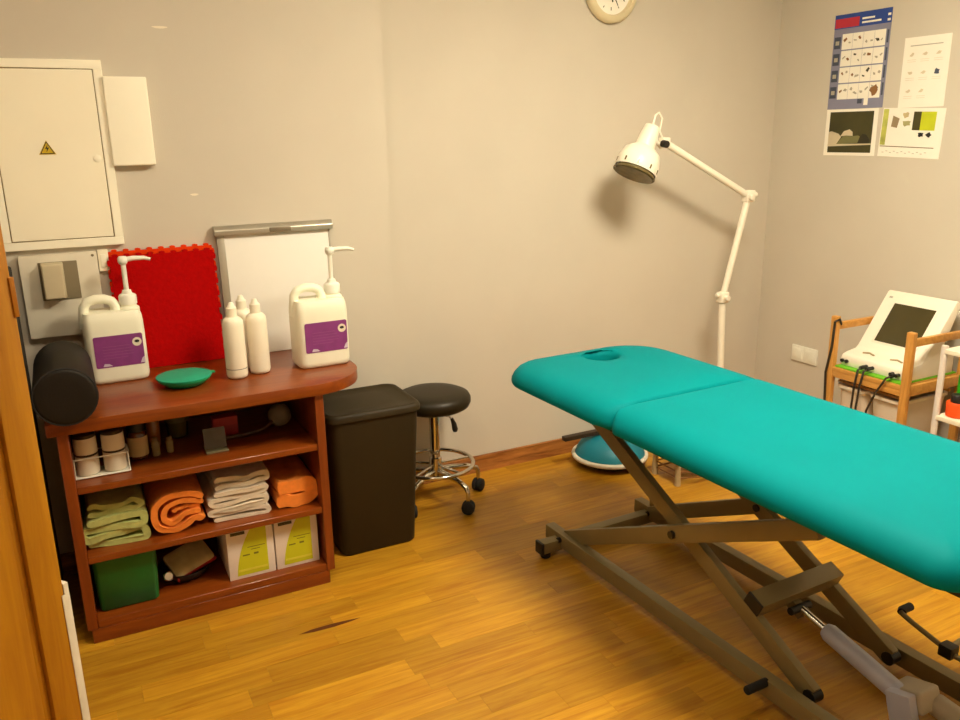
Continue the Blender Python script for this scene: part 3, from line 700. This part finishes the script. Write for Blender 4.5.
# base
xn, xf_ = -.19, .25
for x in (xn, xf_):
    r_ = build('base_rail', MB().box(x-.02, x+.02, -.86, .79, .03, .085), STEEL, mt, bevel=.004)
for y, nm in ((.705, 'head'), (-.80, 'foot')):
    c_ = build('base_crossbar', MB().box(-.285, .335, y-.022, y+.022, .022, .066), STEEL, mt, bevel=.004)
    for x in (-.285, .335):
        s_ = -1 if x < 0 else 1
        build('end_cap', MB().box(min(x, x+s_*.012), max(x, x+s_*.012), y-.024, y+.024, .02, .068), BLACK, c_, bevel=.004)
        build('foot_pad', MB().lathe([(.018,0),(.02,.004),(.02,.018),(.01,.022)], 16, (x-s_*.02, y, 0)), RUBBER, c_)
build('pivot_post', MB().box(.232, .268, .66, .70, .085, .16), STEEL, mt, bevel=.003)
pg = build('support_peg', MB().cyl((xn-.09,-.305,.075), (xn-.012,-.305,.075), .0125, 14), RUBBER, mt, bevel=.003)
# scissor arms: A rises towards the foot end, B rises towards the head end
def arm(name, x, p, q_, w=.014, h=.028): 
    d_ = Vector((0, q_[0]-p[0], q_[1]-p[1])).normalized(); n_ = Vector((0, -d_.z, d_.y)); P, Q = Vector((x, *p)), Vector((x, *q_))
    ring_ = lambda c: [tuple(c+Vector((sx*w,0,0))+n_*sz*h) for sx, sz in ((1,1),(-1,1),(-1,-1),(1,-1))]
    return build(name, MB().loft([ring_(P), ring_(Q)]), STEEL, mt, bevel=.004)
PA, QA = (.69, .062), (-.40, .575)
PB, QB = (.635, .60), (-.405, .072)
XA, XB = -.172, -.135
def cross():
    t_ = lambda p, q_, y: p[1]+(q_[1]-p[1])*(y-p[0])/(q_[0]-p[0])
    lo, hi = -.4, .6
    for _ in range(40):
        m_ = (lo+hi)/2
        if t_(PA, QA, m_) > t_(PB, QB, m_): lo = m_
        else: hi = m_
    return lo, t_(PA, QA, lo)
cy_, cz_ = cross()
for s_, off in ((1, 0), (-1, .06)):
    xa = XA if s_ == 1 else .055-XA+.005; xb = XB if s_ == 1 else .055-XB+.005
    a_ = arm('scissor_arm', xa, PA, QA)
    b_ = arm('scissor_arm', xb, PB, QB)
    build('pivot_bolt', MB().cyl((xa-s_*.024, cy_, cz_), (xb+s_*.02, cy_, cz_), .013, 14), BLACK, a_)
    build('pivot_bolt', MB().cyl((xa-s_*.05, .69, .062), (xa+s_*.02, .69, .062), .011, 12), BLACK, a_)
    build('arm_end', MB().cyl((xb-s_*.018, -.405, .072), (xb+s_*.018, -.405, .072), .02, 14), BLACK, b_)
# crossbar between the B arms that the actuator pushes
cyb = -.185; czb = .232
cbm = build('lift_crossbar', MB().box(XB-.005, .205, -.028, .028, -.026, .026).xf(Matrix.Translation((0, cyb, czb)) @ Matrix.Rotation(R(25), 4, 'X')), STEEL, mt, bevel=.004)
build('end_cap', MB().box(XB-.012, XB-.005, -.029, .029, -.027, .027).xf(Matrix.Translation((0, cyb, czb)) @ Matrix.Rotation(R(25), 4, 'X')), BLACK, cbm, bevel=.002)
build('rod_clevis', MB().box(.0, .03, -.07, -.02, -.045, -.01).xf(Matrix.Translation((0, cyb, czb)) @ Matrix.Rotation(R(25), 4, 'X')), STEEL, cbm, bevel=.003)
a0, a1 = Vector((.012, -.225, .195)), Vector((.026, -.585, .095))
dv = (a1-a0)
ac = build('actuator_tube', MB().tube([tuple(a0+dv*.24), tuple(a0+dv*.28), tuple(a0+dv*.9), tuple(a0+dv*.96)], .03, 20, rs=[.02,.027,.027,.024]), ACT, mt, smooth=50)
build('actuator_rod', MB().cyl(tuple(a0), tuple(a0+dv*.27), .011, 14), CHROME, ac)
build('rod_pin', MB().cyl((-.03,-.225,.195), (.05,-.225,.195), .012, 12), BLACK, ac)
mq = Matrix.Translation(a0+dv*.92)
build('motor_housing', MB().box(-.015, .07, -.06, .035, -.03, .03).xf(mq @ Matrix.Rotation(R(-16), 4, 'X')), mat('motor_beige', (188, 178, 158), .45), ac, bevel=.012, seg=3)
build('motor_barrel', MB().cyl(tuple(a0+dv*.92+Vector((.055,-.05,-.005))), tuple(a0+dv*.92+Vector((.075,-.21,-.04))), .03, 18), mat('motor_beige', (188, 178, 158), .45), ac, bevel=.006)
build('end_bracket', MB().box(-.045, -.015, -.05, .02, -.055, .03).xf(mq @ Matrix.Rotation(R(-16), 4, 'X')), ACT, ac, bevel=.006)
build('plug', MB().cyl(tuple(a0+dv*.92+Vector((.075,-.21,-.04))), tuple(a0+dv*.92+Vector((.08,-.25,-.05))), .022, 14), BLUEP, ac)
# foot control bar outside the far base rail
fc = build('foot_control', MB().tube([(.385,-.325,.132),(.345,-.325,.132),(.338,-.332,.129),(.339,-.37,.116),(.345,-.5,.078),(.35,-.78,.085)], .008, 10), STEEL, mt, smooth=60)
build('grip', MB().tube([(.39,-.325,.132),(.35,-.325,.132),(.342,-.33,.13)], .013, 12), RUBBER, fc, smooth=60)
build('collar', MB().box(.325, .365, -.50, -.46, .068, .105), BLACK, fc, bevel=.004)
build('side_rod', MB().tube([(.345,-.48,.088),(.47,-.47,.094)], .009, 10), STEEL, fc)
build('rail_stay', MB().tube([(.35,-.72,.085),(.25,-.74,.075)], .009, 10), STEEL, fc)

# ================================================================== RIGHT WALL
def on_wall(y, z): return (XR, y, z)
# posters are built in local coordinates: u = distance along -y, v up, thickness towards -x
def poster(name, label, y0, z0, cat='poster', tilt=0.):
    t = thing(name, label, cat, (XR, y0, z0)); t.rotation_euler = (R(tilt), 0, 0); return t
def sheet(name, t, u0, u1, v0, v1, m, lay=1, par=None, skew=0):
    k = .0006*lay
    return build(name, MB().box(-.0008-k, -.0002-k if lay > 1 else 0, -u1, -u0, v0, v1), m, par or t, smooth=0)
def blob(name, t, cu, cv, ru, rv, m, lay, par=None, a=0.):
    pts_ = []
    for i in range(10):
        th = i*.628; rr_ = 1+.25*math.sin(i*2.3+cu*90); x, z = ru*rr_*math.cos(th), rv*rr_*math.sin(th)
        pts_.append((-(cu+x*math.cos(a)-z*math.sin(a)), cv+x*math.sin(a)+z*math.cos(a)))
    k = .0006*lay
    return build(name, MB().prism(pts_, 'x', -.0008-k, -.0002-k), m, par or t, smooth=0)
rnd = random.Random(5)
bpst = poster('exercise_poster', 'blue exercise chart poster with rows of small pictures on the wall', 2.915, 1.637)
pw, pH = .302, .421
s0 = sheet('sheet', bpst, 0, pw, 0, pH, PLAV)
sheet('header_band', bpst, 0, pw, pH-.062, pH, PBLUE, 2)
sheet('header_red', bpst, .004, .135, pH-.058, pH-.018, PRED, 3)
for u0, u1, v in ((.15,.215,.025),(.15,.25,.042)): sheet('header_print', bpst, u0, u1, pH-v-.008, pH-v, PAPER, 3)
for v in (.022,.044): sheet('header_mark', bpst, .282, .297, pH-v-.01, pH-v, PAPER, 3)
for r_ in range(4):
    v1 = pH-.085-r_*.074; v0 = v1-.07
    sheet('row_tab', bpst, .006, .042, v0+.006, v1-.012, PGREY, 2)
    sheet('tab_mark', bpst, .014, .034, v0+.022, v1-.03, PLINE, 3)
    for c_ in range(4):
        u0 = .05+c_*.058; cell = sheet('picture_cell', bpst, u0, u0+.0565, v0, v1-.0015, PAPER, 2)
        for k in range(2):
            blob('figure', bpst, u0+.016+.024*k+rnd.uniform(-.004,.004), v0+.022+rnd.uniform(0,.028), rnd.uniform(.006,.012), rnd.uniform(.003,.007), rnd.choice((PBROWN, PLINE, PLINE, INK)), 3, a=rnd.uniform(-1,1))
    sheet('row_edge', bpst, .287, .296, v0+.01, v1-.006, PGREY, 2)
blob('figure', bpst, .25, pH-.085-3.5*.074, .022, .022, PBROWN, 4)
sheet('foot_mark', bpst, .165, .19, .022, .042, PGREY, 2); sheet('foot_mark', bpst, .2, .222, .014, .046, PAPER, 2)

wps = poster('instruction_sheet', 'white printed sheet with faint drawings on the wall beside the blue poster', 2.535, 1.632)
sheet('sheet', wps, 0, .215, 0, .289, PAPER)
sheet('title_line', wps, .03, .18, .252, .256, PLINE, 2)
for r_ in range(3):
    for c_ in range(3):
        if r_ == 2 and c_ == 2: continue
        cu, cv = .042+c_*.062, .21-r_*.075
        dk = (r_ == 1 and c_ == 2)
        blob('drawing', wps, cu, cv+.008, .012, .012 if dk else .006, PGREY if dk else mat('faint_print', (214, 200, 170), .7), 2, a=rnd.uniform(-1,1))
        for k in range(2): sheet('print_line', wps, cu-.02, cu+.02, cv-.014-.008*k, cv-.0125-.008*k, mat('faint_print2', (220, 208, 184), .7), 2)

cal = poster('massage_calendar', 'photo calendar sheet of a person lying under towels on the wall', 2.915, 1.424, 'calendar')
sheet('sheet', cal, 0, .285, 0, .212, PAPER)
ph_ = sheet('photo', cal, .022, .263, .014, .2, POLIVE, 2)
def bpoly(name, t, pts_, m, lay): 
    k = .0006*lay
    return build(name, MB().prism([(-u, v) for u, v in pts_], 'x', -.0008-k, -.0002-k), m, t, smooth=0)
bpoly('pillow_shape', cal, [(.022,.05),(.07,.052),(.095,.085),(.08,.1),(.04,.112),(.022,.11)], PSKIN, 3)
bpoly('blanket_shape', cal, [(.07,.052),(.19,.058),(.21,.08),(.19,.092),(.15,.088),(.11,.092)], PTOWEL, 3)
bpoly('back_shape', cal, [(.09,.088),(.11,.112),(.14,.12),(.158,.108),(.16,.09),(.12,.092)], PSKIN, 4)
bpoly('hair_shape', cal, [(.19,.058),(.25,.056),(.255,.072),(.235,.095),(.215,.1),(.2,.085)], mat('photo_dark', (40, 36, 16), .5), 4)
bpoly('bed_edge', cal, [(.022,.042),(.263,.05),(.263,.056),(.022,.052)], PSKIN, 4)
grn = poster('equipment_calendar', 'pale calendar sheet with lime green equipment photo on the wall', 2.612, 1.43, 'calendar', 2.)
sheet('sheet', grn, 0, .30, -.005, .205, PAPER)
sheet('lime_edge', grn, .004, .03, .045, .2, mat('print_lime_pale', (188, 190, 90), .6, var=.3, scale=20), 2)
bpoly('screen_shape', grn, [(.05,.125),(.08,.12),(.088,.16),(.055,.172)], mat('photo_taupe', (150, 128, 96), .6), 2)
blob('drawing', grn, .118, .175, .016, .012, mat('photo_beige', (196, 176, 130), .6), 2); blob('drawing', grn, .125, .14, .02, .012, mat('photo_sage', (170, 164, 110), .6), 2)
sheet('device_photo', grn, .155, .2, .112, .19, POLIVE, 2); sheet('device_screen', grn, .192, .262, .112, .19, PLIME, 3)
for u in (.2, .238): blob('device_foot', grn, u, .094, .013, .01, INKB, 3)
sheet('fold_line', grn, .006, .27, .038, .0415, mat('fold_shadow', (120, 98, 60), .8), 2)
for k in range(12): sheet('date_mark', grn, .02+.019*k, .03+.019*k, .012+.006*(k % 2), .0145+.006*(k % 2), PLINE, 2)

t = thing('wall_socket', 'white double wall socket above the massage table beside the trolley', 'socket', (XR, 2.915, .372))
for k in (0, 1):
    u = .041-k*.082
    s_ = build('socket_plate', MB().box(-.010, 0, u-.0405, u+.0405, .0, .083), WHITEP, t, bevel=.003)
    build('socket_insert', MB().box(-.0125, -.009, u-.027, u+.027, .014, .069), WHITEP, s_, bevel=.002)

t = thing('wall_clock', 'round wall clock with cream rim high on the back wall', 'clock', (2.325, YB, 2.157))
ck = Matrix.Rotation(R(90), 4, 'X')
build('rim', MB().lathe([(.128,0),(.1375,.006),(.1375,.022),(.128,.034),(.108,.036),(.102,.022),(.102,.012)], 48, cap0=True, cap1=False).xf(ck), mat('clock_rim', (222, 208, 170), .4, .0), t, smooth=50)
build('face', MB().lathe([(.103,.008),(.103,.014)], 48).xf(ck), PAPER, t, smooth=0)
for k in range(12):
    a = k*math.pi/6; L_ = .014 if k % 3 == 0 else .008
    build('hour_mark', MB().box(-.0018, .0018, -.0152, -.0138, .084-L_, .084).xf(Matrix.Rotation(a, 4, 'Y')), INK, t, smooth=0)
for nm, a, L_, w_ in (('hour_hand', 172, .05, .003), ('minute_hand', 150, .072, .002)):
    build(nm, MB().box(-w_, w_, -.0165, -.0155, -.012, L_).xf(Matrix.Rotation(R(a), 4, 'Y')), INKB, t, smooth=0)
build('centre_pin', MB().lathe([(.005,.014),(.005,.019),(.003,.02)], 14).xf(ck), INKB, t)

# ================================================================== WOODEN TROLLEY + DEVICE
TX0, TX1, TY0, TY1 = 2.985, 3.345, 2.058, 2.425
t = thing('pine_trolley', 'pine wooden trolley carrying the white device by the wall', 'trolley', (TX0, TY0, 0))
dx, dy = TX1-TX0, TY1-TY0
for x in (0, dx):
    for y in (0, dy):
        build('post', MB().box(x-.014, x+.014, y-.016, y+.016, .0, .757), PINE, t, bevel=.006, seg=3)
for y in (0, dy): build('hand_rail', MB().box(.014, dx-.014, y-.009, y+.009, .695, .727), PINEX, t, bevel=.003)
build('tray', MB().box(-.012, dx+.012, .016, dy-.016, .512, .53), PINEX, t, bevel=.002)
for x in (0, dx): build('tray_rail', MB().box(x-.011, x+.011, .016, dy-.016, .485, .512), PINEX, t, bevel=.003)
for y in (0, dy): build('tray_rail', MB().box(.014, dx-.014, y-.009, y+.009, .485, .53), PINEX, t, bevel=.003)
for x in (.04, dx-.04): build('runner', MB().box(x-.006, x+.006, .016, dy-.016, .455, .465), PINEX, t)
build('lower_shelf', MB().box(-.012, dx+.012, .016, dy-.016, .10, .118), PINEX, t, bevel=.002)
for y0_, lb in ((2.158, 'white tapered plastic tub under the tray beside the white trolley'), (2.325, 'white tapered plastic tub under the tray on the side of the wall socket')):
    tb = thing('plastic_tub', lb, 'tub', (TX0+.175, y0_, .1185), 0, 'tubs under the trolley tray')
    rg = [ring(rrect(.11,.055,.02,4),0), ring(rrect(.115,.06,.022,4),.01), ring(rrect(.155,.073,.028,4),.33), ring(rrect(.15,.068,.026,4),.33), ring(rrect(.108,.054,.018,4),.014)]
    build('body', MB().loft(rg), TUBW, tb, smooth=50)
    build('rim', MB().loft([ring(rrect(.156,.074,.028,4),.316), ring(rrect(.164,.08,.032,4),.32), ring(rrect(.164,.08,.032,4),.333), ring(rrect(.15,.068,.026,4),.333)], cap0=False, cap1=False), mat('tub_rim', (240, 230, 210), .45), tb)
o = tag(build('green_mat', MB().box(2.985, 3.335, 2.077, 2.406, .5305, .5375), DGREEN, bevel=.002), 'lime green mat under the white device on the pine trolley', 'mat')
DVY0, DVY1, DZ = 2.079, 2.402, .538
t = thing('therapy_device', 'white electrotherapy console with tilted dark screen on the pine trolley', 'device', (3.0, DVY0, DZ))
wD = DVY1-DVY0
prof = [(.015,0),(.012,.035),(.02,.05),(.05,.058),(.10,.066),(.115,.078),(.275,.302),(.285,.31),(.306,.302),(.31,.29),(.225,.11),(.30,.085),(.31,.07),(.31,0)]
build('body', MB().prism(prof, 'y', 0, wD), DEVW, t, bevel=.006, seg=2)
# slanted face direction
f0, f1 = Vector((.115,0,.078)), Vector((.275,0,.302)); fd = (f1-f0).normalized(); fn = Vector((-fd.z, 0, fd.x))
def face_quad(a0_, a1_, b0_, b1_, h0, h1):
    L_ = (f1-f0).length; vs_ = []
    for h in (h0, h1):
        for a_, b_ in ((a0_,b0_),(a1_,b0_),(a1_,b1_),(a0_,b1_)):
            p = f0+fd*(a_*L_)+fn*h; vs_.append((p.x, b_*wD, p.z))
    return MB().add(vs_, [(0,3,2,1),(4,5,6,7),(0,1,5,4),(1,2,6,5),(2,3,7,6),(3,0,4,7)])
build('bezel', face_quad(.1, .86, .16, .84, -.002, .002), DEVW, t, bevel=.001)
build('screen', face_quad(.13, .82, .19, .80, 0, .003), SCREEN, t, smooth=0)
build('logo_print', face_quad(.9, .93, .88, .93, -.001, .001), PLINE, t, smooth=0)
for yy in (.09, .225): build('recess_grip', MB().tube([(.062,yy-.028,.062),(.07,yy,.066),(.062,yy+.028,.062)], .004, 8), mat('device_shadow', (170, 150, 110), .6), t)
jacks = (.035, .062, .16, .19, .29, .312)
for k, yy in enumerate(jacks): build('jack', MB().cyl((.016,yy,.022), (-.006 if k < 4 else .004,yy,.022), .008, 12), BLACK, t)
for k, (yy, dyy, drop) in enumerate(((.16,.02,.36),(.19,.012,.38),(.045,.09,.33))):
    cbo = thing('device_cable', ('dark cable hanging from the device over the tray between the two tubs', 'dark cable hanging from the middle jack of the device over the tray', 'dark cable looping sideways from the jack next to the near trolley post')[k], 'cable', (3.0, DVY0, DZ), 0, 'cables hanging from the device')
    build('plug', MB().cyl((-.006,yy,.022), (-.026,yy,.02), .009, 10), BLACK, cbo)
    build('cord', MB().tube([(-.022,yy,.02),(-.04,yy+.1*dyy,.012),(-.046,yy+.5*dyy,-.06),(-.044,yy+.9*dyy,-.15),(-.04,yy+1.1*dyy,-drop)], .0045, 8), CABLE, cbo, smooth=70)
cbo = thing('post_cable', 'dark cable hanging down along the trolley post beside the wall socket', 'cable', (TX0, TY1, .0))
build('cord', MB().tube([(-.019,-.012,.735),(-.020,-.008,.62),(-.019,.012,.5),(-.022,.0,.36),(-.02,.01,.2),(-.02,.01,.005)], .0055, 8), CABLE, cbo, smooth=70)
build('loop', MB().tube([(-.019,-.012,.735),(0,-.02,.745),(.018,-.016,.72)], .005, 8), CABLE, cbo, smooth=70)

# ================================================================== WHITE METAL TROLLEY
VX0, VX1, VY0, VY1 = 3.0, 3.34, 1.46, 1.925
t = thing('white_trolley', 'white metal trolley with pale shelves beside the pine trolley', 'trolley', (VX0, VY0, 0))
dx, dy = VX1-VX0, VY1-VY0
for x in (0, dx):
    for y in (0, dy): build('post', MB().tube([(x,y,0),(x,y,.73)], .0125, 12), WMETAL, t, smooth=60)
for z in (.70, .43, .14): build('shelf', MB().box(-.01, dx+.01, .0, dy, z, z+.018), PALE, t, bevel=.003)
t = thing('orange_tub', 'small orange tub on the middle shelf of the white trolley', 'tub', (3.045, 1.875, .4485))
build('body', MB().lathe([(.032,0),(.036,.003),(.038,.055),(.036,.058)], 22), ORANGEP, t)
build('lid', MB().lathe([(.024,.0582),(.024,.085),(.02,.09)], 18), BLACK, t)
t = thing('green_bottle', 'bright green squeeze bottle standing behind the orange tub of the white trolley', 'bottle', (3.108, 1.888, .4485))
build('body', MB().lathe([(.026,0),(.029,.004),(.029,.15),(.02,.17),(.012,.175)], 20), BGREEN, t)
build('cap', MB().lathe([(.013,.175),(.013,.2),(.009,.205)], 14), BGREEN, t)
